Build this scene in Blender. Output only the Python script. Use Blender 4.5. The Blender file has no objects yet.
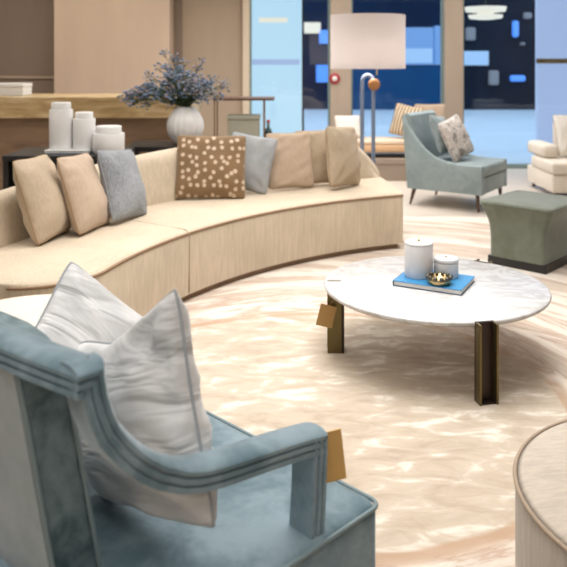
import bpy, bmesh, math, random
from mathutils import Vector, Matrix, noise
random.seed(7)
R = math.radians
PI = math.pi
sc = bpy.context.scene
COL = sc.collection

# ------------------------------------------------------------------ objects
def obj(name, bm, mat=None, parent=None, smooth=True, loc=None):
    me = bpy.data.meshes.new(name)
    bmesh.ops.recalc_face_normals(bm, faces=bm.faces[:])
    bm.to_mesh(me); bm.free()
    if smooth:
        me.polygons.foreach_set('use_smooth', [True] * len(me.polygons))
    o = bpy.data.objects.new(name, me)
    COL.objects.link(o)
    if mat: me.materials.append(mat)
    if parent: o.parent = parent
    if loc: o.location = loc
    return o

def tag(o, label, cat, group=None, kind=None):
    o['label'] = label; o['category'] = cat
    if group: o['group'] = group
    if kind: o['kind'] = kind
    return o

def thing(name, label, cat, loc=(0, 0, 0), rz=0.0, group=None):
    o = bpy.data.objects.new(name, None)
    o.empty_display_size = 0.1
    COL.objects.link(o)
    o.location = loc; o.rotation_euler = (0, 0, rz)
    return tag(o, label, cat, group)

def struct(name, bm, mat, smooth=False):
    o = obj(name, bm, mat, smooth=smooth); o['kind'] = 'structure'
    return o

def sharp(o, ang=35):
    me = o.data
    bm = bmesh.new(); bm.from_mesh(me)
    for e in bm.edges:
        if len(e.link_faces) == 2 and e.calc_face_angle(0) > R(ang): e.smooth = False
    bm.to_mesh(me); bm.free()
    return o

# ------------------------------------------------------------------ shapes
def box(bm, x0, x1, y0, y1, z0, z1, bev=0.0, seg=2, M=None):
    b = bmesh.new()
    vs = [b.verts.new((x, y, z)) for x in (x0, x1) for y in (y0, y1) for z in (z0, z1)]
    for f in ((0,1,3,2),(4,6,7,5),(0,4,5,1),(2,3,7,6),(0,2,6,4),(1,5,7,3)):
        b.faces.new([vs[i] for i in f])
    if bev > 0:
        bmesh.ops.bevel(b, geom=b.edges[:] , offset=bev, segments=seg, affect='EDGES', profile=0.5)
    merge(bm, b, M)

def merge(bm, b, M=None):
    if M is not None: bmesh.ops.transform(b, matrix=M, verts=b.verts[:])
    me = bpy.data.meshes.new('tmp'); b.to_mesh(me); b.free()
    bm.from_mesh(me); bpy.data.meshes.remove(me)

def lathe(bm, prof, n=32, cx=0, cy=0, sx=1, sy=1, wob=None):
    rings = []
    for r, z in prof:
        if r < 1e-5:
            rings.append([bm.verts.new((cx, cy, z))])
        else:
            ring = []
            for i in range(n):
                a = 2 * PI * i / n
                k = wob(a, z) if wob else 1
                ring.append(bm.verts.new((cx + r * k * sx * math.cos(a), cy + r * k * sy * math.sin(a), z)))
            rings.append(ring)
    for a, b in zip(rings, rings[1:]):
        if len(a) == 1 and len(b) == 1: continue
        for i in range(n):
            j = (i + 1) % n
            if len(a) == 1: bm.faces.new((a[0], b[j], b[i]))
            elif len(b) == 1: bm.faces.new((a[i], a[j], b[0]))
            else: bm.faces.new((a[i], a[j], b[j], b[i]))
    if len(rings[0]) > 1: bm.faces.new(list(reversed(rings[0])))
    if len(rings[-1]) > 1: bm.faces.new(rings[-1])

def tube(bm, pts, r, n=8, closed=False, r2=None):
    pts = [Vector(p) for p in pts]
    N = len(pts); rings = []
    up = Vector((0, 0, 1))
    for i, p in enumerate(pts):
        if closed: t = pts[(i + 1) % N] - pts[i - 1]
        else: t = pts[min(i + 1, N - 1)] - pts[max(i - 1, 0)]
        if t.length < 1e-9: t = Vector((0, 0, 1))
        t.normalize()
        u = up if abs(t.dot(up)) < 0.95 else Vector((1, 0, 0))
        a = t.cross(u).normalized(); b = t.cross(a).normalized()
        rr = r if r2 is None else r + (r2 - r) * i / max(1, N - 1)
        rings.append([bm.verts.new(p + a * rr * math.cos(2 * PI * k / n) + b * rr * math.sin(2 * PI * k / n)) for k in range(n)])
    rng = range(N) if closed else range(N - 1)
    for i in rng:
        A = rings[i]; B = rings[(i + 1) % N]
        # match the start of rings so that the tube never twists
        best = min(range(n), key=lambda s: sum((A[k].co - B[(k + s) % n].co).length for k in (0, n // 2)))
        for k in range(n):
            bm.faces.new((A[k], A[(k + 1) % n], B[(k + 1 + best) % n], B[(k + best) % n]))
    if not closed:
        bm.faces.new(list(reversed(rings[0]))); bm.faces.new(rings[-1])

def skin(bm, secs, caps=True, loop=True):
    """loft closed cross sections (lists of points with one count)"""
    rows = [[bm.verts.new(p) for p in s] for s in secs]
    n = len(rows[0])
    for a, b in zip(rows, rows[1:]):
        for i in range(n if loop else n - 1):
            j = (i + 1) % n
            try: bm.faces.new((a[i], a[j], b[j], b[i]))
            except ValueError: pass
    if caps:
        bm.faces.new(list(reversed(rows[0]))); bm.faces.new(rows[-1])
    return rows

def sphere(bm, c, r, sx=1, sy=1, sz=1, u=16, v=10):
    b = bmesh.new()
    bmesh.ops.create_uvsphere(b, u_segments=u, v_segments=v, radius=r)
    merge(bm, b, Matrix.Translation(c) @ Matrix.Diagonal((sx, sy, sz, 1)))

# ------------------------------------------------------------------ materials
class NT:
    def __init__(s, name):
        s.m = bpy.data.materials.new(name); s.m.use_nodes = True
        s.t = s.m.node_tree; s.n = s.t.nodes; s.l = s.t.links
        s.b = s.n['Principled BSDF']; s.out = s.n['Material Output']
    def node(s, typ, **kw):
        nd = s.n.new(typ)
        for k, v in kw.items():
            if k.startswith('_'): setattr(nd, k[1:], v)
            else: s.set(nd, k, v)
        return nd
    def set(s, nd, k, v):
        i = nd.inputs[int(k[1:])] if k[0] == 'i' and k[1:].isdigit() else nd.inputs[k.replace('__', ' ')]
        if hasattr(v, 'links') or isinstance(v, bpy.types.NodeSocket): s.l.new(v, i)
        else: i.default_value = v
    def math(s, op, a, b=0.0, c=None):
        nd = s.n.new('ShaderNodeMath'); nd.operation = op
        for i, v in enumerate((a, b, c)):
            if v is None: continue
            if isinstance(v, bpy.types.NodeSocket): s.l.new(v, nd.inputs[i])
            else: nd.inputs[i].default_value = v
        return nd.outputs[0]
    def mix(s, f, a, b):
        nd = s.n.new('ShaderNodeMix'); nd.data_type = 'RGBA'
        for i, v in ((0, f), (6, a), (7, b)):
            if isinstance(v, bpy.types.NodeSocket): s.l.new(v, nd.inputs[i])
            else: nd.inputs[i].default_value = v if i == 0 else (*v[:3], 1)
        return nd.outputs[2]
    def ramp(s, f, stops, interp='LINEAR'):
        nd = s.n.new('ShaderNodeValToRGB'); nd.color_ramp.interpolation = interp
        e = nd.color_ramp.elements
        while len(e) < len(stops): e.new(0.5)
        for el, (p, c) in zip(e, stops):
            el.position = p; el.color = (*c, 1) if len(c) == 3 else c
        s.l.new(f, nd.inputs[0]); return nd.outputs[0]
    def smooth(s, v, lo, hi):
        nd = s.n.new('ShaderNodeMapRange'); nd.interpolation_type = 'SMOOTHSTEP'
        s.l.new(v, nd.inputs[0]); nd.inputs[1].default_value = lo; nd.inputs[2].default_value = hi
        return nd.outputs[0]
    def coord(s, kind='Object', scale=(1, 1, 1), rot=(0, 0, 0)):
        tc = s.n.new('ShaderNodeTexCoord'); mp = s.n.new('ShaderNodeMapping')
        mp.inputs['Scale'].default_value = scale; mp.inputs['Rotation'].default_value = rot
        s.l.new(tc.outputs[kind], mp.inputs['Vector']); return mp.outputs[0]
    def noise(s, vec, scale=5, detail=3, rough=.5, dist=0):
        nd = s.n.new('ShaderNodeTexNoise')
        s.l.new(vec, nd.inputs['Vector'])
        nd.inputs['Scale'].default_value = scale; nd.inputs['Detail'].default_value = detail
        nd.inputs['Roughness'].default_value = rough; nd.inputs['Distortion'].default_value = dist
        return nd.outputs['Fac']
    def bump(s, h, strength=.3, dist=.01):
        nd = s.n.new('ShaderNodeBump'); nd.inputs['Strength'].default_value = strength
        nd.inputs['Distance'].default_value = dist
        s.l.new(h, nd.inputs['Height']); s.l.new(nd.outputs[0], s.b.inputs['Normal'])
    def bs(s, **kw):
        for k, v in kw.items(): s.set(s.b, k, v)
        return s

def plain(name, col, rough=.5, metal=0, spec=.5, var=.06, scale=8):
    t = NT(name)
    nz = t.noise(t.coord(), scale, 4)
    lo = tuple(c * (1 - var) for c in col); hi = tuple(min(1, c * (1 + var)) for c in col)
    t.bs(Base__Color=t.mix(nz, lo, hi), Roughness=rough, Metallic=metal)
    t.b.inputs['Specular IOR Level'].default_value = spec
    return t.m

def fabric(name, col, weave=260, bump=.25, var=.10, sheen=.15, vert=False, slub=None):
    t = NT(name); c = t.coord()
    big = t.noise(c, 3.5, 4)
    sl = t.noise(t.coord(scale=slub or ((70, 70, 5) if vert else (22, 90, 22))), 1.0, 4, .65)
    f = t.math('ADD', t.math('MULTIPLY', big, .4), t.math('MULTIPLY', sl, .6))
    f = t.smooth(f, .32, .68)
    lo = tuple(x * (1 - var) for x in col); hi = tuple(min(1, x * (1 + var)) for x in col)
    t.bs(Base__Color=t.mix(f, lo, hi), Roughness=.95, Sheen__Weight=sheen, Sheen__Roughness=.5)
    t.b.inputs['Specular IOR Level'].default_value = .15
    w = t.noise(c, weave, 2)
    t.bump(t.math('ADD', w, t.math('MULTIPLY', sl, .7)), bump, .003)
    return t.m

def velvet(name, dark, light, scale=5, sheen=.6, tint=(.8, .9, 1, 1)):
    t = NT(name); c = t.coord()
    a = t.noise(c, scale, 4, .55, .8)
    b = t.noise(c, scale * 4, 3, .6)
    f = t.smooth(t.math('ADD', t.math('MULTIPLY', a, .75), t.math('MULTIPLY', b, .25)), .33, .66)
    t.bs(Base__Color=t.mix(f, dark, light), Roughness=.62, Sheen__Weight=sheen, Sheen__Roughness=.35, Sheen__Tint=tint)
    t.b.inputs['Specular IOR Level'].default_value = .3
    t.bump(t.noise(c, 300, 2), .08, .002)
    return t.m

M = {}
M['sofa'] = fabric('cream_linen', (.60, .505, .385), vert=True, var=.13, bump=.3)
M['sofa_pipe'] = plain('tan_piping', (.29, .185, .11), .8)
M['plinth'] = plain('brown_base', (.27, .18, .115), .7)
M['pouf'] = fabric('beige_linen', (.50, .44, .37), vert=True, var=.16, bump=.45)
M['pouf_top'] = fabric('beige_linen_lit_top', (.56, .495, .42), var=.13, bump=.45)  # lighter copy of the drum linen, overhead light put into the colour
M['pouf_pipe'] = plain('beige_piping', (.40, .31, .23), .8)
M['cream_pouf'] = fabric('ivory_linen', (.78, .71, .62), var=.05, bump=.2)
M['tanpillow'] = fabric('tan_linen', (.47, .375, .27), var=.12, bump=.35, slub=(120, 120, 25))
M['tanpillow_b'] = fabric('warm_sand_linen', (.50, .385, .29), var=.10, bump=.35, slub=(120, 120, 25))
M['greypillow'] = fabric('grey_weave', (.265, .28, .30), var=.40, bump=.45, slub=(200, 200, 45))
M['palepillow'] = velvet('silver_velvet', (.30, .32, .335), (.40, .41, .42), 4, .35, (1, 1, 1, 1))
M['white_pillow'] = velvet('pearl_velvet', (.68, .69, .70), (.82, .82, .82), 5, .3, (1, 1, 1, 1))
def pearl():
    t = NT('pearl_velvet_creased'); c = t.coord()
    f = t.smooth(t.noise(c, 5, 4, .55, .8), .35, .65)
    cr = t.noise(t.coord(scale=(3.2, 3.2, 13), rot=(0, R(28), 0)), 1.0, 3, .5, .6)
    t.bs(Base__Color=t.mix(f, (.66, .675, .69), (.82, .82, .82)), Roughness=.55, Sheen__Weight=.35, Sheen__Roughness=.35)
    t.bump(cr, .7, .05)
    return t.m
M['white_pillow'] = pearl()
M['pearl_pipe'] = plain('pearl_piping', (.40, .43, .46), .6)
M['teal'] = velvet('blue_grey_velvet', (.095, .165, .20), (.255, .35, .405), 6, 1.0, (.85, .94, 1, 1))
M['teal_back'] = velvet('lit_velvet_back', (.25, .31, .33), (.40, .45, .47), 4, .5, (.9, .95, 1, 1))  # greyer, lighter velvet copy: light on the chair back put into the colour
M['teal_side'] = velvet('shaded_mottled_velvet', (.045, .085, .10), (.20, .275, .30), 9, .4, (.8, .92, 1, 1))  # mottled velvet, darkened to paint in shade on the backrest side
M['teal_pipe'] = plain('blue_grey_piping', (.20, .27, .29), .6)
M['sage'] = velvet('sage_velvet', (.21, .265, .27), (.275, .335, .345), 5, .4)
M['green_top'] = velvet('grey_green_velvet', (.125, .14, .105), (.165, .185, .145), 5, 1.0, (.9, 1, 1, 1))
M['black'] = plain('black_lacquer', (.012, .012, .013), .35)
M['bronze'] = plain('antique_bronze', (.16, .125, .055), .38, .85)
M['bronze_dark'] = plain('dark_bronze', (.045, .030, .024), .35, .7)
M['gold_tag'] = plain('gold_card', (.66, .40, .13), .5, .15)
M['brown_tag'] = plain('kraft_card', (.42, .25, .085), .6)
M['white_cer'] = plain('white_ceramic', (.86, .86, .855), .3, var=.03)
M['wax'] = plain('grey_white_ceramic', (.74, .74, .745), .5, var=.03)
M['paper'] = plain('book_pages', (.80, .79, .76), .8)
M['bluebook'] = plain('blue_book_cloth', (.03, .22, .46), .55)
M['dkblue'] = plain('navy_trim', (.03, .08, .16), .5)
M['brass'] = plain('brass', (.50, .38, .20), .35, 1)
M['cutglass'] = plain('smoked_glass', (.09, .085, .07), .15, .3)
M['wood'] = plain('walnut', (.22, .125, .07), .5)
M['legwood'] = plain('dark_wood_leg', (.10, .05, .03), .45)
def shadem():
    t = NT('ivory_shade')
    d = t.n.new('ShaderNodeBsdfDiffuse'); tr = t.n.new('ShaderNodeBsdfTranslucent'); mx = t.n.new('ShaderNodeMixShader')
    nz = t.noise(t.coord(), 60, 2); c = t.mix(nz, (.68, .645, .635), (.74, .70, .69))
    t.l.new(c, d.inputs[0]); t.l.new(c, tr.inputs[0]); mx.inputs[0].default_value = .35
    t.l.new(d.outputs[0], mx.inputs[1]); t.l.new(tr.outputs[0], mx.inputs[2]); t.l.new(mx.outputs[0], t.out.inputs[0]); t.n.remove(t.b)
    return t.m
M['shade'] = shadem()
M['acrylic'] = plain('pale_acrylic', (.20, .26, .37), .2)
M['amber'] = plain('amber_bronze', (.36, .17, .06), .4)
M['cream_sofa'] = fabric('off_white_bouclé', (.74, .67, .58), var=.06)
M['white_cloth'] = fabric('white_cotton', (.80, .76, .70), var=.05)
M['stem'] = plain('green_stem', (.05, .09, .035), .6)
M['red'] = plain('red_plastic', (.42, .04, .05), .4)
M['papers'] = plain('white_paper', (.78, .78, .76), .7)

def wood_band():
    t = NT('honey_onyx'); c = t.coord(scale=(1, 1, 6))
    n = t.noise(c, 2.2, 5, .6, 1.2)
    t.bs(Base__Color=t.ramp(n, [(.3, (.30, .20, .085)), (.5, (.48, .34, .17)), (.7, (.66, .52, .32))]), Roughness=.3)
    return t.m
M['onyx'] = wood_band()
def wood_dark():
    t = NT('brown_panelling'); c = t.coord(scale=(1, 1, 7))
    n = t.noise(c, 1.6, 5, .6, .8)
    t.bs(Base__Color=t.ramp(n, [(.3, (.155, .095, .055)), (.7, (.26, .17, .105))]), Roughness=.45)
    return t.m
M['panelling'] = wood_dark()
def wallm(name, col):
    t = NT(name); n = t.noise(t.coord(scale=(3, 3, .7)), 1.3, 4)
    lo = tuple(c * .88 for c in col); hi = tuple(c * 1.1 for c in col)
    t.bs(Base__Color=t.mix(n, lo, hi), Roughness=.7)
    return t.m
M['wall_taupe'] = wallm('taupe_wallcovering', (.235, .18, .14))
M['wall_tan'] = wallm('tan_wallcovering', (.58, .45, .35))
M['wall_brown'] = wallm('brown_wallcovering', (.42, .33, .25))
M['frame'] = wallm('bronze_frame', (.46, .37, .295))
M['frame_pale'] = plain('pale_frame', (.66, .56, .44), .5)
M['plaster'] = plain('plaster', (.80, .78, .74), .9, var=.02)
M['stone'] = None

def stone():
    t = NT('cream_stone'); c = t.coord()
    n = t.noise(c, .9, 5, .55, .6)
    v = t.noise(t.coord(scale=(1, 2.4, 1)), 2.5, 4, .5, 1.5)
    base = t.ramp(n, [(.3, (.60, .52, .44)), (.55, (.70, .62, .53)), (.75, (.66, .63, .60))])
    t.bs(Base__Color=t.mix(t.math('MULTIPLY', v, .25), base, (.80, .77, .73)), Roughness=.3)
    return t.m
M['stone'] = stone()

def marble():
    t = NT('white_marble'); c = t.coord(scale=(1, 2.2, 1), rot=(0, 0, R(18)))
    n = t.noise(c, 2.6, 6, .62, 1.6)
    vein = t.math('ABSOLUTE', t.math('SUBTRACT', n, .5))
    f = t.smooth(vein, 0.0, .07)
    cl = t.noise(c, 1.3, 3)
    base = t.mix(cl, (.57, .57, .58), (.655, .65, .645))
    t.bs(Base__Color=t.mix(f, (.50, .485, .47), base), Roughness=.22)
    return t.m
M['marble'] = marble()

def floral():
    t = NT('floral_print'); c = t.coord()
    n = t.noise(c, 14, 3, .6, 1.2)
    t.bs(Base__Color=t.ramp(n, [(.38, (.22, .20, .19)), (.46, (.50, .45, .41)), (.54, (.68, .64, .60)), (.66, (.42, .37, .34))]), Roughness=.9)
    return t.m
M['floral'] = floral()

def dotted():
    t = NT('dotted_brown')
    tc = t.n.new('ShaderNodeTexCoord'); sp = t.n.new('ShaderNodeSeparateXYZ'); cb = t.n.new('ShaderNodeCombineXYZ')
    t.l.new(tc.outputs['Object'], sp.inputs[0]); t.l.new(sp.outputs[0], cb.inputs[0]); t.l.new(sp.outputs[2], cb.inputs[1])
    v = t.n.new('ShaderNodeTexVoronoi'); v.voronoi_dimensions = '2D'; v.inputs['Scale'].default_value = 17; v.inputs['Randomness'].default_value = .7
    t.l.new(cb.outputs[0], v.inputs['Vector'])
    d = v.outputs['Distance']
    nz = t.noise(t.coord(), 70, 2)
    dd = t.math('ADD', d, t.math('MULTIPLY', t.math('SUBTRACT', nz, .5), .22))
    f = t.smooth(dd, .32, .18)
    base = t.mix(t.noise(t.coord(), 8, 3), (.17, .10, .045), (.27, .165, .08))
    t.bs(Base__Color=t.mix(f, base, (.62, .49, .36)), Roughness=.8, Sheen__Weight=.2)
    return t.m
M['dotted'] = dotted()

def rugmat():
    t = NT('rug_silk_pile')
    tc = t.n.new('ShaderNodeTexCoord'); sp = t.n.new('ShaderNodeSeparateXYZ')
    t.l.new(tc.outputs['Object'], sp.inputs[0])
    x = t.math('SUBTRACT', sp.outputs[0], .16); y = t.math('SUBTRACT', sp.outputs[1], 3.33)
    r = t.math('SQRT', t.math('ADD', t.math('MULTIPLY', x, x), t.math('MULTIPLY', y, y)))
    th = t.math('ARCTAN2', y, x)
    wob = t.noise(t.coord(), 1.1, 3)
    r2 = t.math('ADD', r, t.math('MULTIPLY', t.math('SUBTRACT', wob, .5), .16))
    cb = t.n.new('ShaderNodeCombineXYZ')
    t.l.new(t.math('MULTIPLY', r2, 7.5), cb.inputs[0]); t.l.new(t.math('MULTIPLY', t.math('SINE', th), 2.0), cb.inputs[1])
    t.l.new(t.math('MULTIPLY', t.math('COSINE', th), 2.0), cb.inputs[2])
    streak = t.noise(cb.outputs[0], 1.0, 5, .62, .6)
    # outer field: arcs of ivory, rose brown, sand and silver
    outer = t.ramp(streak, [(.30, (.52, .43, .355)), (.40, (.61, .52, .435)), (.47, (.49, .365, .285)), (.51, (.63, .55, .475)),
                            (.60, (.78, .70, .61)), (.72, (.66, .62, .59))])
    # inner field: sand with pale silk flecks
    fl = t.noise(t.coord(scale=(1, 2.1, 1)), 5.5, 4, .58, .5)
    fb = t.noise(t.coord(), 1.4, 3)
    inner = t.ramp(t.math('ADD', t.math('MULTIPLY', fl, .75), t.math('MULTIPLY', fb, .25)),
                   [(.36, (.43, .35, .27)), (.46, (.50, .42, .33)), (.53, (.54, .46, .37)), (.63, (.74, .69, .61)), (.72, (.64, .57, .48))])
    inside = t.smooth(r2, 1.11, 1.07)
    col = t.mix(inside, outer, inner)
    # rose brown ring round the inner field, broken up
    ring = t.math('MULTIPLY', t.smooth(r2, 1.055, 1.08), t.smooth(r2, 1.15, 1.10))
    brk = t.smooth(t.noise(t.coord(), 2.3, 3), 0.36, .50)
    col = t.mix(t.math('MULTIPLY', t.math('MULTIPLY', ring, brk), .85), col, (.45, .30, .20))
    t.bs(Base__Color=col, Roughness=.85, Sheen__Weight=.15)
    t.b.inputs['Specular IOR Level'].default_value = .2
    t.bump(t.noise(t.coord(), 120, 3), .25, .004)
    return t.m
M['rug'] = rugmat()

def emit(name, col, s, base=(.1, .1, .1)):
    t = NT(name)
    t.bs(Base__Color=(*base, 1), Emission__Color=(*col, 1), Emission__Strength=s, Roughness=.4)
    return t.m
M['glow_ice'] = emit('ice_blue_lightbox', (.54, .80, 1.0), 1.04)
M['glow_peri'] = emit('periwinkle_lightbox', (.42, .55, .88), .95)
M['glow_blue'] = emit('blue_lamp', (.03, .24, 1.0), 1.3)
M['glow_white'] = emit('white_lamp', (1, .93, .78), 1.0)
M['glow_shop'] = emit('lit_shopfront', (.12, .36, .95), .75)
M['glow_shop_pale'] = emit('lit_shop_window', (.33, .58, 1.0), .95)
M['glow_dim'] = emit('dim_lamp', (.30, .32, .42), .35)
M['facade'] = plain('night_facade', (.004, .016, .040), .9, spec=0.0, var=.4, scale=.5)
M['facade_blue'] = plain('blue_cladding', (.006, .055, .135), .9, spec=0.0, var=.3, scale=.5)
M['facade_dark'] = plain('dark_cladding', (.010, .016, .026), .9, spec=0.0, var=.5, scale=1.5)
M['pavement'] = plain('pale_paving', (.58, .62, .66), .5, var=.12, scale=1.2)

def glassm():
    t = NT('window_glass')
    tr = t.n.new('ShaderNodeBsdfTransparent'); gl = t.n.new('ShaderNodeBsdfGlossy')
    tr.inputs[0].default_value = (.93, .97, .98, 1); gl.inputs['Roughness'].default_value = .02
    mx = t.n.new('ShaderNodeMixShader'); mx.inputs[0].default_value = .05
    t.l.new(tr.outputs[0], mx.inputs[1]); t.l.new(gl.outputs[0], mx.inputs[2])
    t.l.new(mx.outputs[0], t.out.inputs[0]); t.n.remove(t.b)
    return t.m
M['glass'] = glassm()

# ================================================================== SETTING
YW = 10.4                                   # window wall
def sbox(name, mat, *a, bev=0):
    bm = bmesh.new(); box(bm, *a, bev=bev); return struct(name, bm, mat)
sbox('floor', M['stone'], -6, 6, -2.5, YW + .12, -.12, -.008)
sbox('ceiling', M['plaster'], -6, 6, -2.5, YW + .12, 3.3, 3.4)
sbox('wall_left', M['wall_brown'], -6.1, -6, -2.5, YW, -.008, 3.3)
sbox('wall_right', M['wall_tan'], 6, 6.1, -2.5, YW, -.008, 3.3)
sbox('wall_rear', M['wall_brown'], -6, 6, -2.6, -2.5, -.008, 3.3)
sbox('wall_back', M['wall_brown'], -6, -.56, YW, YW + .12, -.008, 3.3)
sbox('trim_1', M['wall_taupe'], -6, -3.06, YW - .05, YW, -.008, 3.3)           # recessed taupe panel
sbox('trim_2', M['wall_tan'], -3.06, -1.52, YW - .38, YW, -.008, 3.3)          # tan pier
sbox('pier_shadow_strip', M['wall_taupe'], -1.50, -1.40, YW - .02, YW, -.008, 3.3)  # dark strip painted for the shadowed gap beside the pier
sbox('trim_4', M['frame_pale'], -.56, -.47, YW - .08, YW + .12, -.008, 3.3)
sbox('trim_5', M['frame'], .645, .925, YW - .12, YW + .12, -.008, 3.3)
sbox('trim_6', M['frame'], 2.21, 2.46, YW - .12, YW + .12, -.008, 3.3)
sbox('trim_7', M['wall_tan'], 4.7, 6, YW - .02, YW + .12, -.008, 3.3)
sbox('baseboard_back', M['wall_taupe'], -6, -3.06, YW - .09, YW - .05, -.008, .14)
sbox('trim_8', M['wall_brown'], -6, -3.06, YW - .07, YW - .05, 1.235, 1.27)
def window(n, x0, x1):
    o = bpy.data.objects.new('window_%d' % n, None); COL.objects.link(o); o['kind'] = 'structure'
    o.location = ((x0 + x1) / 2, YW, 0)
    w = (x1 - x0) / 2
    bm = bmesh.new(); box(bm, -w, w, -.006, .006, .05, 3.25); obj('pane', bm, M['glass'], o, False)
    bm = bmesh.new()
    box(bm, -w, w, -.04, .04, -.008, .05); box(bm, -w, w, -.04, .04, 3.25, 3.3)
    box(bm, -w, -w + .03, -.04, .04, .05, 3.25); box(bm, w - .03, w, -.04, .04, .05, 3.25)
    obj('window_frame', bm, M['frame_green'], o, False)
M['frame_green'] = plain('green_grey_frame', (.22, .29, .28), .4)
window(1, -.47, .645); window(2, .925, 2.21); window(3, 2.46, 4.7)
# outdoors
sbox('pavement', M['pavement'], -14, 22, YW + .12, 26, -.14, -.02)
# a street building opposite
bld = thing('street_building', 'dark blue building across the pavement behind the windows', 'building', (4, 23, -.02))
def part(parent, name, mat, *a, bev=0, smooth=False):
    bm = bmesh.new(); box(bm, *a, bev=bev); return obj(name, bm, mat, parent, smooth)
part(bld, 'wall', M['facade'], -14, 15, 0, 1, 0, 7)
part(bld, 'cladding', M['facade_blue'], -2.0, 1.35, -.2, 0, 0, 1.32)
part(bld, 'dark_wall', M['facade_dark'], 1.36, 5, -.2, 0, 0, 6)
part(bld, 'shop_sign', M['glow_shop'], -.45, .55, -.22, 0, 1.36, 2.5)
part(bld, 'shop_sign', M['glow_shop_pale'], -.3, .5, -.30, -.22, 1.42, 1.86)
part(bld, 'lit_window', M['glow_shop'], .6, .95, -.22, 0, 1.36, 2.55)
part(bld, 'lit_window', M['glow_shop_pale'], 1.45, 2.2, -.3, -.2, 1.35, 1.78)
for x0, x1, z0, z1, m in ((2.92, 3.1, 2.2, 2.7, 'glow_blue'), (2.85, 3.3, .86, 1.05, 'glow_blue'), (3.25, 3.5, 2.75, 2.95, 'glow_dim'), (1.5, 1.8, 2.1, 2.5, 'glow_dim'), (2.2, 2.5, .75, 1.2, 'glow_dim'), (3.15, 3.3, 1.95, 2.05, 'glow_dim')):
    part(bld, 'lit_window', M[m], x0, x1, -.4, -.2, z0, z1, bev=.06)
for (px, pz, w, h, m) in ((310, 27, .32, .16, 'glow_white'), (327, 36, .22, .2, 'glow_blue'), (324, 73, .22, .26, 'glow_blue')):
    d = 22.6; X = (px - 283.5) / 751 * d - 4; Z = 1.49 + (60 - pz) / 751 * d
    part(bld, 'lit_window', M[m], X - w, X + w, -.42, 0, Z - h, Z + h)

p = thing('light_panel', 'tall glowing ice blue panel beyond the left window', 'panel', (-.36, 11.0, -.02), group='backlit panels outside')
part(p, 'screen', M['glow_ice'], -.9, .63, 0, .1, 0, 4.2)
part(p, 'edge_frame', M['facade_dark'], .63, .66, -.02, .12, 0, 4.2)
part(p, 'glint_strip', M['glow_white'], .0, .42, -.02, 0, 2.06, 2.13); part(p, 'glint_strip', M['glow_peri'], -.1, .6, -.02, 0, 1.44, 1.52)  # glowing strips painted in for pale glints and blurs on the panel
p = thing('light_panel', 'periwinkle glowing panel with brass rail beyond the right window', 'panel', (4.6, 11.0, -.02), group='backlit panels outside')
part(p, 'screen', M['glow_peri'], -.88, 1.6, 0, .1, 0, 4.2)
part(p, 'rail', M['brass'], -.9, 1.6, -.05, 0, 1.46, 1.53)
# glowing pendant shape standing in for a chandelier reflection, top of the right window
t = thing('chandelier_reflection', 'white layered pendant shape standing in for a chandelier reflection in the right window', 'lamp', (3.55, 13.2, 2.2))
bm = bmesh.new(); lathe(bm, [(.12, 0), (.28, .02), (.30, .08), (.14, .10), (.14, .12), (.34, .14), (.36, .22), (.1, .24)], 28); obj('lamp_shade', bm, M['glow_white'], t)
bm = bmesh.new(); tube(bm, [(0, 0, .24), (0, 0, 1.8)], .012); obj('cord', bm, M['black'], t)

# ================================================================== RUG
bm = bmesh.new()
pts = [(-3.2, .5), (2.9, .5), (3.1, 3.0), (2.9, 5.2), (2.7, 7.0), (1.6, 7.15), (-.4, 7.0), (-3.0, 6.2)]
vs = [bm.verts.new((x, y, 0)) for x, y in pts]; f = bm.faces.new(vs)
g = bmesh.ops.extrude_face_region(bm, geom=[f])
bmesh.ops.translate(bm, vec=(0, 0, -.0075), verts=[v for v in g['geom'] if isinstance(v, bmesh.types.BMVert)])
tag(obj('area_rug', bm, M['rug'], smooth=False), 'large beige silk rug with flecked centre and curved rose brown bands', 'rug')

# ================================================================== CURVED SOFA
SC = Vector((1.987, 3.16)); RF, RB, RO = 2.96, 3.72, 3.95
sofa = thing('curved_sofa', 'long curved cream linen sofa with a low continuous back', 'sofa', (SC.x, SC.y, 0))
TE = R(173.9)
def th_end(r): return R(110.6) - (r - 2.97) * R(4.2)
RHO = .34
def front_r(th):
    e = (TE - th) * RF
    if e < RHO: return RF + RHO - math.sqrt(max(0, RHO * RHO - (RHO - e) ** 2))
    return RF
def pol(r, th, z): return Vector((r * math.cos(th), r * math.sin(th), z))
def angles(t0, t1, n):
    """t in 0..1; 0 = right end"""
    return [t0 + (t1 - t0) * i / n for i in range(n + 1)]
SEAM = R(150.2)
def seat_pts(prof_fn, s, th0f, th1f):
    out = []
    return out
def seat_section(right):
    bm = bmesh.new(); secs = []; edge = []
    n = 34 if right else 44
    for i in range(n + 1):
        s = i / n
        if not right:                                   # finer steps where the left end rounds off
            s = 1 - (1 - s) ** 1.9
        def th_at(r):
            if right: return th_end(r) * (1 - s) + (SEAM - .0012) * s
            return (SEAM + .0012) * (1 - s) + TE * s
        thm = th_at(RF)
        rf = RF if right else front_r(thm)
        crown = 0.0
        prof = [(rf + .03, .038), (rf + .004, .042), (rf, .20), (rf - .002, .395), (rf + .004, .418), (rf + .016, .432), (rf + .04, .440)]
        for k in range(1, 7):
            q = k / 7; r = rf + .04 + (RB + .04 - rf - .04) * q
            prof.append((r, .440 + .012 * math.sin(PI * q)))
        prof += [(RB + .04, .440), (RB + .04, .038)]
        # ends: pull in the first / last section to round the vertical corner
        secs.append([pol(r, th_at(r), z) for r, z in prof])
        edge.append(pol(rf - .001, th_at(rf), .421))
    skin(bm, secs)
    o = obj('seat', bm, M['sofa'], sofa); sharp(o, 40)
    bm = bmesh.new(); tube(bm, edge, .0075, 6)
    pp = obj('piping', bm, M['sofa_pipe'], o)
    return secs
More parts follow.
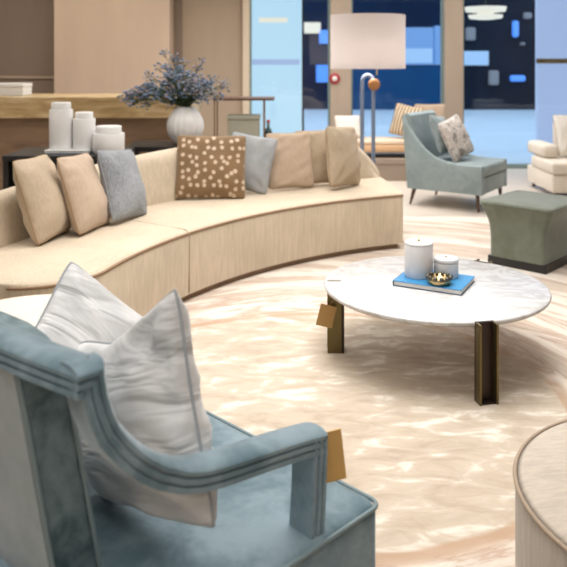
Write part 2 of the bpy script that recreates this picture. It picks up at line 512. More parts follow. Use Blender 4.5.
sR = seat_section(True); sL = seat_section(False)
bm = bmesh.new()
seam = [pol(RF - .002, SEAM, z) for z in (.06, .2, .38, .42)] + [pol(RF + d, SEAM, .441 + .01 * d) for d in (.03, .2, .4, .7)]
tube(bm, seam, .004, 6); obj('seam', bm, plain('sand_seam', (.45, .35, .24), .9), sofa)
# base
bm = bmesh.new(); secs = []
for i in range(61):
    s = i / 60
    def th_at(r): return (th_end(r) + .012) * (1 - s) + (TE - .02) * s
    rf = front_r(th_at(RF)) + .035
    secs.append([pol(rf, th_at(rf), 0), pol(rf, th_at(rf), .041), pol(RO - .03, th_at(RO), .041), pol(RO - .03, th_at(RO), 0)])
skin(bm, secs); obj('base', bm, M['plinth'], sofa, False)
# back
def back_top(th, r):
    k = (th - R(107.5)) / (TE - R(107.5))
    z = .815 - .10 * max(0, min(1, (k - .45) / .4))
    e = (th - th_end(r)) * r
    if e < .46: z = .47 + (z - .47) * math.sin(PI / 2 * max(0, e) / .46) ** .8
    return z
def back_section(right):
    bm = bmesh.new(); secs = []
    n = 44
    for i in range(n + 1):
        s = i / n
        if right: s = s ** 1.4
        def th_at(r):
            if right: return th_end(r) * (1 - s) + (SEAM - .001) * s
            return (SEAM + .001) * (1 - s) + TE * s
        zt = back_top(th_at(3.8), 3.8)
        prof = [(RB - .01, .445)]
        hh = zt - .445
        for q in (.25, .5, .75): prof.append((RB - .01 + .05 * q, .445 + (hh - .07) * q))
        c = .085
        prof.append((RB + .04, zt - c))
        for a in (150, 120, 90, 60, 30): prof.append((RB + .04 + c + c * math.cos(R(a)), zt - c + c * math.sin(R(a))))
        prof += [(RO + .0, zt - c), (RO, .3), (RO - .01, .042), (RB + .05, .042)]
        secs.append([pol(r, th_at(r), z) for r, z in prof])
    skin(bm, secs); sharp(obj('backrest', bm, M['sofa'], sofa), 50)
back_section(True); back_section(False)

# ================================================================== PILLOWS
def pillow(label, loc, yaw, lean, roll, w, h, t, mat, pmat, group, seed=0, cat='pillow', pinch=.07, chop=0.0, wrinkle=.010, name='throw_pillow', sag=.12, slump=0.0, round_=.06, folds=.0, fullness=.42):
    root = thing(name, label, cat, loc, 0, group)
    root.rotation_mode = 'XYZ'
    mx = Matrix.Rotation(R(yaw), 4, 'Z') @ Matrix.Rotation(R(-lean), 4, 'X') @ Matrix.Rotation(R(roll), 4, 'Y')
    root.rotation_euler = mx.to_euler('XYZ')
    N = 34
    def pt(u, v, side):
        x = w / 2 * u * (1 - pinch * (1 - v * v)); z = h / 2 * v * (1 - pinch * (1 - u * u))
        k = max(0, (1 - u * u) * (1 - v * v))
        th = t / 2 * k ** fullness * (1 - sag * v)
        rc = (abs(u) * abs(v)) ** 5; x *= 1 - round_ * rc; z *= 1 - round_ * rc
        if chop and v > 0:
            z -= chop * v * v * math.exp(-(u / .42) ** 2)
            th *= 1 - .35 * v * math.exp(-(u / .3) ** 2)
        if slump and v > -.2:
            q = min(1, (u + 1) / 1.3); z -= slump * (v + .2) / 1.2 * q
        y = side * th
        p = Vector((x, y, z))
        e = min(1, k * 6)
        nz = noise.noise(Vector((x * 7 + seed * 3.1, side * 2 + seed, z * 7)))
        # creases that run in from the corners
        cr = math.sin(9 * (abs(u) - abs(v)) + 4 * nz) * (abs(u * v)) ** .8
        if folds:
            f2 = noise.noise(Vector((x * 5 + z * 6 + seed, z * 17 - x * 10, seed * 1.7)))
            p.y += side * folds * f2 * e * (.35 + .65 * abs(u))
        p.y += side * wrinkle * (nz * 1.0 + cr * .8) * e
        return p
    bm = bmesh.new(); grid = {}
    fr = [math.sin(PI / 2 * (2 * i / N - 1)) for i in range(N + 1)]
    for i in range(N + 1):
        for j in range(N + 1):
            u, v = fr[i], fr[j]
            edge = i in (0, N) or j in (0, N)
            grid[i, j, -1] = bm.verts.new(pt(u, v, -1))
            grid[i, j, 1] = grid[i, j, -1] if edge else bm.verts.new(pt(u, v, 1))
    for i in range(N):
        for j in range(N):
            for s in (-1, 1):
                q = [grid[i, j, s], grid[i + 1, j, s], grid[i + 1, j + 1, s], grid[i, j + 1, s]]
                bm.faces.new(q if s == -1 else q[::-1])
    bd = [(i, 0) for i in range(N)] + [(N, j) for j in range(N)] + [(N - i, N) for i in range(N)] + [(0, N - j) for j in range(N)]
    line = [grid[i, j, -1].co.copy() for i, j in bd]
    obj('cover', bm, mat, root)
    bm = bmesh.new(); tube(bm, line, .0038, 6, closed=True); obj('piping', bm, pmat, root)
    return root
M['tan_pipe'] = plain('tan_cord', (.34, .23, .13), .8)
M['grey_pipe'] = plain('grey_cord', (.30, .32, .35), .8)
M['dot_pipe'] = plain('brown_cord', (.30, .21, .11), .8)
G1 = 'throw pillows on the curved sofa'
def on_sofa(label, x, y, yaw, lean, roll, w, h, t, mat, pm, seed, zc=.69, **k):
    return pillow(label, (x, y, zc), yaw, lean, roll, w, h, t, mat, pm, G1, seed, **k)
on_sofa('tan linen pillow at the left end of the curved sofa, leftmost of all', -1.412, 4.405, 84, 19, 2, .48, .51, .205, M['tanpillow'], M['tan_pipe'], 1, zc=.685, round_=.075, fullness=.5, folds=.010, sag=.25)
on_sofa('pinkish tan pillow between the leftmost tan pillow and the grey woven pillow', -1.225, 4.61, 81, 19, 3, .46, .49, .175, M['tanpillow_b'], M['tan_pipe'], 2, zc=.68, round_=.075, fullness=.5, folds=.010, sag=.25)
on_sofa('grey woven pillow beside the two tan pillows at left', -1.05, 4.91, 74, 18, 6, .45, .47, .155, M['greypillow'], M['grey_pipe'], 3, zc=.682, folds=.006)
on_sofa('brown pillow with pale dots on the middle of the curved sofa', -.547, 5.662, 3, 14, 1, .54, .49, .17, M['dotted'], M['dot_pipe'], 4, zc=.685)
on_sofa('silver grey velvet pillow right of the brown dotted pillow', -.27, 5.905, -18, 14, 8, .40, .45, .13, M['palepillow'], M['grey_pipe'], 5, zc=.684)
on_sofa('sand pillow just right of the silver grey velvet pillow', .05, 6.04, 18, 12, 0, .40, .46, .12, M['tanpillow_b'], M['tan_pipe'], 6, zc=.685, folds=.014, round_=.08)
on_sofa('sand pillow in the middle of the three at the right end of the sofa', .275, 6.25, 26, 12, 0, .38, .46, .12, M['tanpillow'], M['tan_pipe'], 7, zc=.685, folds=.014, round_=.08)
on_sofa('tallest sand pillow at the far right end of the curved sofa', .485, 6.13, 52, 9, 5, .44, .50, .15, M['tanpillow'], M['tan_pipe'], 8, zc=.705, folds=.014, round_=.08)

# ================================================================== DRUM OTTOMANS
def drum(label, loc, r, h, mside, mtop, pm):
    t = thing('drum_ottoman', label, 'ottoman', loc, 0, 'round drum ottomans')
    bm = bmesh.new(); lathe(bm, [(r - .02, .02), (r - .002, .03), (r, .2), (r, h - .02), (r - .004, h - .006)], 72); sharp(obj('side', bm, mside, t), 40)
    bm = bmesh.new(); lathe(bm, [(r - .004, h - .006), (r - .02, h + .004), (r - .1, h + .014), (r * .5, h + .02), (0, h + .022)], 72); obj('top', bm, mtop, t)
    bm = bmesh.new(); tube(bm, [(r * math.cos(2 * PI * i / 72), r * math.sin(2 * PI * i / 72), h - .006) for i in range(72)], .006, 6, True); obj('piping', bm, pm, t)
    bm = bmesh.new(); lathe(bm, [(r - .05, 0), (r - .05, .022)], 48); obj('base', bm, M['plinth'], t)
drum('large round beige linen drum ottoman at the lower right', (1.035, 1.83, 0), .45, .42, M['pouf'], M['pouf_top'], M['pouf_pipe'])
drum('round ivory drum ottoman between the blue armchair and the sofa', (-1.02, 3.03, 0), .41, .42, M['cream_pouf'], M['cream_pouf'], M['sofa_pipe'])

# ================================================================== COFFEE TABLE
TC = (.772, 3.84); TR = .565; TH = .345
ct = thing('coffee_table', 'round white marble coffee table on three bronze channel legs', 'table', (TC[0], TC[1], 0))
bm = bmesh.new(); lathe(bm, [(TR - .016, TH - .026), (TR - .004, TH - .018), (TR, TH - .008), (TR - .003, TH - .002), (TR - .008, TH)], 96)
sharp(obj('tabletop', bm, M['marble'], ct), 60)
def channel(ang, rr, up, dp=.055, k=.010):
    a = R(ang)
    mt = Matrix.Translation((rr * math.cos(a), rr * math.sin(a), 0)) @ Matrix.Rotation(a, 4, 'Z')
    bm = bmesh.new()
    w = .044
    box(bm, -dp, -dp + k + (.006 if 'web' in up else 0), -w, w, 0, TH + (.0015 if 'web' in up else -.02), M=mt, bev=.001)
    leg = obj('leg', bm, M['bronze_dark'], ct, False)
    for s in (-1, 1):
        bm = bmesh.new()
        box(bm, -dp + k, 0, s * w - (k if s > 0 else 0), s * w + (k if s < 0 else 0), 0, TH + (.0015 if s in up else -.0265), M=mt, bev=.001)
        obj('flange', bm, M['bronze'], leg, False)
    bm = bmesh.new(); box(bm, -dp + k, -.006, -w + k, w - k, 0, .008, M=mt); obj('foot_plate', bm, M['bronze_dark'], leg, False)
channel(178, TR - .018, (-1,), .085, .014); channel(-79, TR + .046, ('web', 1, -1)); channel(50, TR + .03, ('web', 1, -1))
t = thing('price_tag', 'brown card tag hanging on the left bronze leg of the coffee table', 'tag', (TC[0] - .555, TC[1] - .055, .205))
t.rotation_euler = (0, R(14), R(4))
bm = bmesh.new(); box(bm, -.042, .042, -.0015, .0015, -.06, .05, bev=.0005, seg=1); obj('card', bm, M['brown_tag'], t, False)
bm = bmesh.new(); tube(bm, [(.0, 0, .045), (.012, -.002, .07), (.02, .004, .09)], .0012, 5); obj('string', bm, M['brown_tag'], t)

# book and things on it
bz = TH + .001
bk = thing('book', 'large blue hardback book lying on the marble coffee table', 'book', (.772, 3.845, bz), R(-28))
bw, bd = .175, .135
bm = bmesh.new(); box(bm, -bw + .004, bw - .004, -bd + .004, bd - .004, .003, .023, bev=.001, seg=1); obj('pages', bm, M['paper'], bk, False)
bm = bmesh.new(); box(bm, -bw, bw, -bd, bd, .023, .027, bev=.001, seg=1); obj('front_cover', bm, M['bluebook'], bk, False)
bm = bmesh.new(); box(bm, -bw, bw, -bd, bd, 0, .003, bev=.001, seg=1); obj('back_cover', bm, M['dkblue'], bk, False)
bm = bmesh.new(); box(bm, -bw - .002, -bw + .003, -bd, bd, 0, .027, bev=.001, seg=1); obj('spine', bm, M['dkblue'], bk, False)
tz = bz + .0275
def jar(label, x, y, z, r, h, mat, lidh, knob=None, group=None, lidr=None, name='lidded_jar', n=40, sq=None):
    t = thing(name, label, 'jar', (x, y, z), 0, group)
    bm = bmesh.new(); lathe(bm, [(r * .96, 0), (r, .006), (r, h - .006), (r * .98, h)], n); sharp(obj('body', bm, mat, t), 50)
    lr = lidr or r
    bm = bmesh.new(); lathe(bm, [(lr * .97, h + .001), (lr, h + .004), (lr, h + lidh - .006), (lr * .96, h + lidh), (0, h + lidh + .003)], n); lid = sharp(obj('lid', bm, mat, t), 50)
    if knob:
        bm = bmesh.new(); sphere(bm, (0, 0, h + lidh + knob * .9), knob); tube(bm, [(0, 0, h + lidh), (0, 0, h + lidh + knob)], knob * .4)
        obj('knob', bm, M['brass'], lid)
    return t
G2 = 'white jars on the blue book'
jar('tall white lidded jar with a tiny knob on the blue book', (.70), 3.885, tz, .073, .165, M['wax'], .012, .008, G2)
jar('short white lidded jar behind the brass bracelet on the blue book', .840, 3.88, tz, .063, .075, M['wax'], .02, .006, G2)
t = thing('trinket_ring', 'brass and smoked glass ring dish on the blue book', 'dish', (.778, 3.753, tz))
bm = bmesh.new(); lathe(bm, [(.040, 0), (.056, .004), (.060, .02), (.058, .036), (.052, .036), (.050, .014), (.0, .012)], 40); obj('dish', bm, M['brass'], t)
for k in range(12):
    a = 2 * PI * k / 12
    bm = bmesh.new(); sphere(bm, (.058 * math.cos(a), .058 * math.sin(a), .034), .012, u=10, v=6); obj('bead', bm, M['cutglass'], t)

# ================================================================== BLUE ARMCHAIR (near)
# local frame: a = from the front edge to the back, b = from the right side to the left
F0 = (.233, 1.80)
ac = thing('armchair', 'blue grey velvet armchair with sweeping arms in the foreground, seen from behind', 'armchair', (F0[0], F0[1], 0), 0, 'velvet armchairs')
DA = Vector((-.7071, -.7071, 0)); DB = Vector((-.7071, .7071, 0))
def L(a, b, z): return DA * a + DB * b + Vector((0, 0, z))
W = .80; SH = .432
# seat block, plan with rounded corners
def rr_plan(a0, a1, b0, b1, rad, n=6):
    out = []
    for ca, cb, s in ((a0 + rad, b0 + rad, 180), (a1 - rad, b0 + rad, 270), (a1 - rad, b1 - rad, 0), (a0 + rad, b1 - rad, 90)):
        for i in range(n + 1):
            q = R(s + 90 * i / n); out.append((ca + rad * math.cos(q), cb + rad * math.sin(q)))
    return out
bm = bmesh.new(); secs = []
for ins, z in ((.02, .11), (.004, .115), (0, .13), (0, SH - .022), (.003, SH - .010), (.010, SH - .002), (.022, SH + .003), (.10, SH + .008), (.25, SH + .012)):
    secs.append([L(a, b, z) for a, b in rr_plan(ins, .80 - ins, ins, W - ins, max(.03 - ins * .08, .012))])
skin(bm, secs); sharp(obj('seat', bm, M['teal'], ac), 50)
bm = bmesh.new(); tube(bm, [L(a, b, SH - .006) for a, b in rr_plan(-.001, .80, -.001, W, .03)], .0055, 6, True); obj('seat_piping', bm, M['teal_pipe'], ac)
for a, b in ((.06, .06), (.06, W - .06), (.74, .06), (.74, W - .06)):
    bm = bmesh.new(); tube(bm, [L(a, b, .115), L(a, b, 0)], .024, 10, r2=.014); obj('leg', bm, M['legwood'], ac)
# arm band: outer top edge as (a, z)
arm = [(.172, .650), (.24, .662), (.32, .673), (.406, .684), (.47, .693), (.52, .703), (.56, .717), (.61, .745), (.645, .772), (.672, .799), (.695, .826),
       (.713, .850), (.728, .885), (.738, .918), (.7425, .945), (.744, .966), (.797, .966)]
AH = .045; TW = .074; B0 = .015
# band cross section in (depth inward, down along face): stepped mouldings on the outer face, padded top
def band_prof():
    pr = []
    # outer face, top to bottom
    for d, h in ((.004, .000), (.000, .004), (.000, .0115), (.006, .0135), (.006, .0155), (.001, .018), (.001, .027), (.007, .029), (.007, .031), (.002, .034), (.002, AH - .002), (.005, AH)):
        pr.append((d, h))
    for d, h in ((TW * .5, AH), (TW - .004, AH), (TW, AH - .005), (TW, .004), (TW - .006, -.003), (TW * .6, -.0085), (TW * .3, -.007)):
        pr.append((d, h))
    return pr
PR = band_prof()
def arm_mesh(side):
    bm = bmesh.new(); secs = []
    n = len(arm)
    for i in range(n):
        a, z = arm[i]
        a1, z1 = arm[min(i + 1, n - 1)]; a0, z0 = arm[max(i - 1, 0)]
        t = Vector((a1 - a0, z1 - z0)).normalized()
        nr = Vector((t.y, -t.x))                    # to the front/bottom of the curve... below the top edge
        if i == n - 1: nr = Vector((0, -1))
        elif i == n - 2: nr = Vector((1, -1))
        elif i == n - 3: nr = Vector((.995, -.02))
        sec = []
        for d, h in PR:
            aa = a + nr.x * h * 1.0; zz = z + nr.y * h
            b = B0 + d if side > 0 else W - B0 - d
            sec.append(L(aa, b, zz))
        secs.append(sec)
    skin(bm, secs)
    return bm
RAIL_A = .797
for side in (1, -1):
    o = sharp(obj('arm', arm_mesh(side), M['teal'], ac), 32)
    # post under the arm front, with the same mouldings
    bm = bmesh.new(); secs = []
    for z, da in ((SH - .004, .012), (.50, .006), (.56, .003), (.61, 0), (.648, 0)):
        sec = []
        for d, h in PR:
            aa = .170 + max(h, 0) + da * 1.0 + min(h, 0) * .3
            b = B0 + d if side > 0 else W - B0 - d
            sec.append(L(aa, b, z))
        secs.append(sec)
    skin(bm, secs); sharp(obj('arm_post', bm, M['teal'], ac), 32)
# back rail: same band, slightly bowed, moulded face to the rear
bm = bmesh.new(); secs = []
for i in range(25):
    s = i / 24; b = B0 + (W - 2 * B0) * s
    bow = .045 * math.sin(PI * s)
    sec = []
    m0 = 0 if 0 < i < 24 else 1
    for d, h in PR:
        bb = b + (d if i == 0 else -d if i == 24 else 0)
        sec.append(L(RAIL_A - d + bow, bb, .966 - h))
    secs.append(sec)
skin(bm, secs); sharp(obj('top_rail', bm, M['teal'], ac), 32)
# back: a padded panel, narrower than the frame, leaning back
def back_a(z, outer): 
    k = (z - .43) / .50
    return (.722 + .090 * k) if outer else (.632 + .092 * k)
bL, bR = .205, W - .205
bm = bmesh.new(); secs = []
zs = [.40 + (.935 - .40) * i / 14 for i in range(15)]
def bx(z, right):                                    # the panel widens upward a little
    return (bL + .0 * (z - .4)) if right else (bR)
for z in zs:
    A = back_a(z, True); B = back_a(z, False); sec = []
    for b, aa in [(bL + .006, B + .0), (bL, B + .008), (bL, A - .008), (bL + .006, A)]: sec.append(L(aa, b, z))
    for q in (.25, .5, .75): sec.append(L(A + .010 * math.sin(PI * q), bL + (bR - bL) * q, z))
    for b, aa in [(bR - .006, A), (bR, A - .008), (bR, B + .008), (bR - .006, B)]: sec.append(L(aa, b, z))
    for q in (.75, .5, .25): sec.append(L(B - .03 * math.sin(PI * q), bL + (bR - bL) * q, z))
    secs.append(sec)
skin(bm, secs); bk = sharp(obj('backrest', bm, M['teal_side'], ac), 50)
for b in (bL, bR):
    for outer in (True, False):
        bm = bmesh.new(); tube(bm, [L(back_a(z, outer) + (.001 if outer else -.001), b, z) for z in zs], .005, 6); obj('piping', bm, M['teal_pipe'], bk)
bm = bmesh.new(); secs = []
for z in zs:
    A = back_a(z, True); sec = []
    for q in range(9):
        s = q / 8; sec.append(L(A + .004 + .010 * math.sin(PI * s), bL + .012 + (bR - bL - .024) * s, z))
    for q in (8, 0):
        s = q / 8; sec.append(L(A - .004, bL + .012 + (bR - bL - .024) * s, z))
    secs.append(sec)
skin(bm, secs); sharp(obj('back_panel', bm, M['teal_back'], bk), 50)
# pillows on it
def lc(a, b, z): 
    v = Vector((F0[0], F0[1], 0)) + L(a, b, z); return tuple(v)
G3 = 'pearl velvet pillows on the blue armchair'
pillow('pearl velvet pillow tipped corner up behind the other on the blue armchair', (-.497, 1.945, .70), 52, 22, 47, .40, .40, .14, M['white_pillow'], M['pearl_pipe'], G3, 11, wrinkle=.012, folds=.006)
pillow('pearl velvet pillow standing nearest the arm of the blue armchair', lc(.473, .325, .725), 134, 1, 15, .47, .49, .175, M['white_pillow'], M['pearl_pipe'], G3, 12, wrinkle=.014, slump=.11, folds=.034, fullness=.40, round_=.06, sag=.1)
t = thing('price_tag', 'golden card tag hanging from the front of the blue armchair arm', 'tag', lc(.148, .048, .585))
t.rotation_euler = (R(6), R(-8), R(12))
bm = bmesh.new(); box(bm, -.005, .045, -.0015, .0015, -.075, .05, bev=.0005, seg=1); obj('card', bm, M['gold_tag'], t, False)
bm = bmesh.new(); tube(bm, [(.01, 0, .045), (-.005, 0, .06), (-.015, .01, .075)], .0012, 5); obj('string', bm, M['gold_tag'], t)

# ================================================================== SAGE ARMCHAIR (far)
def lerp(a, b, t): return a + (b - a) * t
s2 = thing('armchair', 'sage velvet armchair with sloping arms in front of the windows', 'armchair', (1.91, 7.36, 0), R(-35), 'velvet armchairs')
# local: x to the front (0 = front legs), y to the left side of the picture's far side; body x -.72..0.04, y -.04..0.70
X0, X1, Y0, Y1 = -.74, .05, -.05, .70
def arm_h(x):                                         # scooped arm line
    s = (x - X0) / (X1 - X0)
    return .455 + (.925 - .455) * (1 - s) ** 4.2
def shell_side(y0, y1, name):
    bm = bmesh.new(); secs = []
    for i in range(21):
        x = lerp(X0, X1, i / 20); zt = arm_h(x); lean = -.06 * max(0, (zt - .45)) / .5
        xx = x + lean * (1 if i < 20 else 1)
        m = (y0 + y1) / 2; w = (y1 - y0) / 2
        secs.append([Vector((x, y0, .17)), Vector((xx, y0, zt - .03)), Vector((xx, m - w * .7, zt - .008)), Vector((xx, m, zt)), Vector((xx, m + w * .7, zt - .008)), Vector((xx, y1, zt - .03)), Vector((x, y1, .17))])
    skin(bm, secs); return sharp(obj(name, bm, M['sage'], s2), 40)
shell_side(Y0, Y0 + .07, 'arm'); shell_side(Y1 - .07, Y1, 'arm')
bm = bmesh.new(); secs = []
for y in [lerp(Y0 + .055, Y1 - .055, i / 12) for i in range(13)]:
    c = .03 * math.sin(PI * (y - Y0) / (Y1 - Y0))
    secs.append([Vector((X0 - c, y, .17)), Vector((X0 - .06 - c, y, .905)), Vector((X0 - .05 - c, y, .93)), Vector((X0 - .02 - c, y, .935)), Vector((X0 + .01, y, .915)), Vector((X0 + .13, y, .42)), Vector((X0 + .13, y, .17))])
skin(bm, secs); sharp(obj('backrest', bm, M['sage'], s2), 40)
bm = bmesh.new(); box(bm, X0 + .1, X1 - .002, Y0 + .07, Y1 - .07, .17, .335, bev=.012); obj('seat_frame', bm, M['sage'], s2)
bm = bmesh.new(); box(bm, X0 + .12, X1 + .015, Y0 + .075, Y1 - .075, .337, .455, bev=.035, seg=4); obj('seat_cushion', bm, M['sage'], s2)
for (x, y, dx) in ((-.01, 0, .01), (-.01, Y1 - .05, .01), (X0 + .06, 0, -.05), (X0 + .06, Y1 - .05, -.05)):
    bm = bmesh.new(); tube(bm, [(x, y, .175), (x + dx, y, 0)], .022, 10, r2=.011); obj('leg', bm, M['legwood'], s2)
def in_s2(x, y, z):
    c, s = math.cos(R(-35)), math.sin(R(-35)); return (1.91 + x * c - y * s, 7.36 + x * s + y * c, z)
G4 = 'pillows on the sage armchair'
pillow('sage pillow leaning in the corner of the sage armchair', in_s2(-.50, .28, .71), 60, 20, 6, .42, .42, .13, M['sage'], M['grey_pipe'], G4, 21)
pillow('floral print pillow in front on the sage armchair', in_s2(-.34, .27, .685), 46, 22, -12, .46, .44, .13, M['floral'], M['grey_pipe'], G4, 22)

# ================================================================== GREEN OTTOMAN
go = thing('square_ottoman', 'grey green velvet ottoman with flared sides on a black base', 'ottoman', (1.845, 5.56, 0), R(-43))
hw, hd = .275, .31
bm = bmesh.new(); secs = []
def sqring(a, b, z, rad=.03, n=4):
    out = []
    for cx, cy, s in ((-a + rad, -b + rad, 180), (a - rad, -b + rad, 270), (a - rad, b - rad, 0), (-a + rad, b - rad, 90)):
        for i in range(n + 1):
            q = R(s + 90 * i / n); out.append(Vector((cx + rad * math.cos(q), cy + rad * math.sin(q), z)))
    return out
for k, z in ((.77, .06), (.765, .10), (.765, .18), (.775, .24), (.795, .29), (.83, .33), (.88, .365), (.94, .40), (.985, .425), (1.0, .44)):
    secs.append(sqring(hw * k, hd * (.5 + .5 * k), z, .035))
skin(bm, secs); sharp(obj('body', bm, M['green_top'], go), 50)
bm = bmesh.new(); secs = []
for ins, z in ((0, .435), (-.002, .448), (.006, .458), (.02, .463), (.12, .466)): secs.append(sqring(hw - ins, hd - ins, z, max(.035 - ins * .1, .02)))
skin(bm, secs); obj('top_cushion', bm, M['green_top'], go)
bm = bmesh.new(); box(bm, -hw * .80, hw * .80, -hd * .88, hd * .88, 0, .062, bev=.004); obj('base', bm, M['black'], go, False)

# ================================================================== CREAM SOFA at right
cs = thing('sofa', 'off white sofa at the right edge in front of the windows', 'sofa', (2.90, 8.1, 0))
bm = bmesh.new(); box(bm, 0, 2.2, 0, .85, .05, .25, bev=.02, seg=3); obj('base', bm, M['cream_sofa'], cs)
bm = bmesh.new(); box(bm, -.01, 1.08, -.015, .68, .252, .385, bev=.035, seg=4); obj('seat_cushion', bm, M['cream_sofa'], cs)
bm = bmesh.new(); box(bm, 1.09, 2.2, -.015, .68, .252, .385, bev=.035, seg=4); obj('seat_cushion', bm, M['cream_sofa'], cs)
bm = bmesh.new(); box(bm, .30, 2.2, .685, .87, .25, .78, bev=.05, seg=4); obj('backrest', bm, M['cream_sofa'], cs)
bm = bmesh.new(); box(bm, .0, .19, .30, .86, .387, .54, bev=.05, seg=4); obj('armrest', bm, M['cream_sofa'], cs)
for x in (.06, 2.1):
    for y in (.06, .78):
        bm = bmesh.new(); tube(bm, [(x, y, .052), (x, y, 0)], .02, 10); obj('leg', bm, M['legwood'], cs)
G5 = 'pillows on the off white sofa'
pillow('white pillow leaning against the back of the off white sofa', (3.33, 8.56, .63), 8, 18, 0, .50, .50, .16, M['white_cloth'], M['tan_pipe'], G5, 31)
pillow('tan pillow in front of the white pillow on the off white sofa', (3.50, 8.36, .60), 20, 20, 0, .42, .42, .14, M['tanpillow'], M['tan_pipe'], G5, 32)

# ================================================================== CONSOLES AND JARS, left
c1 = thing('console_table', 'black lacquer console behind the left end of the curved sofa', 'table', (-2.1, 5.6, 0), 0, 'black consoles behind the sofa')
part(c1, 'top', M['black'], 0, .88, 0, .55, .735, .775, bev=.004)
part(c1, 'side_panel', M['black'], 0, .04, .02, .53, 0, .735); part(c1, 'side_panel', M['black'], .84, .88, .02, .53, 0, .735)
part(c1, 'shelf', M['black'], .04, .84, .03, .52, .25, .28); part(c1, 'back_panel', M['black'], .04, .84, .50, .52, .28, .735)
c2 = thing('console_table', 'black console under the ribbed vase of blue flowers', 'table', (-1.40, 6.62, 0), 0, 'black consoles behind the sofa')
part(c2, 'top', M['black'], 0, .86, 0, .5, .68, .725, bev=.004)
for x in (.0, .82):
    for y in (.01, .45): part(c2, 'leg', M['black'], x, x + .04, y, y + .04, 0, .68)
bk2 = thing('book', 'flat grey book under the two tall white canisters', 'book', (-1.645, 5.86, .776), 0)
bm = bmesh.new(); box(bm, -.176, .156, -.13, .13, .0025, .0195); obj('pages', bm, M['paper'], bk2, False)
bm = bmesh.new(); box(bm, -.18, .16, -.135, .135, .0195, .0225); obj('front_cover', bm, M['papers'], bk2, False)
bm = bmesh.new(); box(bm, -.18, .16, -.135, .135, 0, .0025); obj('back_cover', bm, M['dkblue'], bk2, False)
G6 = 'white canisters on the black console'
bz2 = .7990
jar('tallest white canister with a narrow lid on the left console', -1.735, 5.86, bz2, .090, .305, M['white_cer'], .055, None, G6, .075, 'canister')
jar('medium white canister touching the tallest canister', -1.555, 5.86, bz2, .086, .235, M['white_cer'], .05, None, G6, .068, 'canister')
jar('short wide white canister at the right of the three', -1.350, 5.80, .776, .121, .150, M['white_cer'], .055, None, G6, .098, 'canister')
# vase with flowers
VX, VY, VZ = -.895, 6.85, .726
v = thing('vase', 'round white ribbed vase on the black console', 'vase', (VX, VY, VZ))
bm = bmesh.new()
prof = []
for i in range(19):
    q = i / 18; z = .335 * q; prof.append((.062 + .108 * math.sin(PI * min(1, (q * .93 + .05))) ** .75, z))
prof += [(.07, .34), (.062, .33), (.05, .2), (.0, .19)]
lathe(bm, prof, 96, wob=lambda a, z: 1 - .045 * abs(math.sin(a * 9)) ** 6 if z < .33 else 1)
obj('body', bm, M['white_cer'], v)
fb = thing('flower_bunch', 'loose bunch of blue and mauve flowers in the ribbed vase', 'flowers', (VX, VY, VZ + .2))
sb = bmesh.new(); bl = [bmesh.new() for _ in range(4)]; lf = bmesh.new()
rnd = random.Random(5)
targets = []
def tgt(px, py, spread, n, d=6.85):
    for _ in range(n):
        x = px + rnd.gauss(0, spread * .8); y = py + rnd.gauss(0, spread * .55)
        targets.append(Vector(((x - 283.5) / 751 * d - VX, rnd.gauss(0, .11), 1.49 - (y - 60) / 751 * d - VZ - .2)))
tgt(176, 74, 13, 52); tgt(206, 88, 11, 36); tgt(150, 92, 11, 36); tgt(133, 96, 8, 22); tgt(176, 92, 16, 40)
for T in targets:
    b0 = Vector((rnd.uniform(-.03, .03), rnd.uniform(-.03, .03), 0))
    mid = b0.lerp(T, .5) + Vector((0, 0, .05))
    if T.z < .12: T.z = .12 + rnd.random() * .05
    neck = Vector((b0.x * 1.2 + T.x * .04, b0.y * 1.2, .15))
    tube(sb, [b0, neck, neck.lerp(T, .55) + Vector((0, 0, .04)), T], .0022, 4)
    for k in range(rnd.randint(5, 8)):
        o = T + Vector((rnd.gauss(0, .025), rnd.gauss(0, .025), rnd.gauss(0, .022)))
        q = bmesh.new(); bmesh.ops.create_icosphere(q, subdivisions=1, radius=rnd.uniform(.008, .0155))
        merge(bl[rnd.choices((0, 1, 2, 3), (4, 3, 2, 2))[0]], q, Matrix.Translation(o) @ Matrix.Diagonal((1, 1, .7, 1)))
        tube(sb, [T.lerp(neck, .12), o], .0012, 3)
for k in range(60):
    a = rnd.uniform(0, 2 * PI); z0 = .15; ln = rnd.uniform(.08, .2)
    d = Vector((math.cos(a), math.sin(a) * .8, rnd.uniform(.1, .9))).normalized()
    p0 = Vector((.03 * math.cos(a), .03 * math.sin(a), z0)); p1 = p0 + d * ln; s_ = d.cross(Vector((0, 0, 1))).normalized() * .012
    c_ = p0.lerp(p1, .5) + Vector((0, 0, .02))
    vs = [lf.verts.new(q) for q in (p0, c_ + s_, p1, c_ - s_)]; lf.faces.new(vs)
obj('stem', sb, M['stem'], fb)['kind'] = 'stuff'
obj('foliage', lf, M['stem'], fb)['kind'] = 'stuff'
for b_, (nm, c_) in zip(bl, (('slate_blue_petals', (.15, .23, .36)), ('pale_blue_petals', (.30, .38, .50)), ('mauve_petals', (.36, .31, .38)), ('dark_blue_petals', (.08, .13, .22)))):
    obj('blossom', b_, plain(nm, c_, .8, var=.2, scale=40), fb)['kind'] = 'stuff'

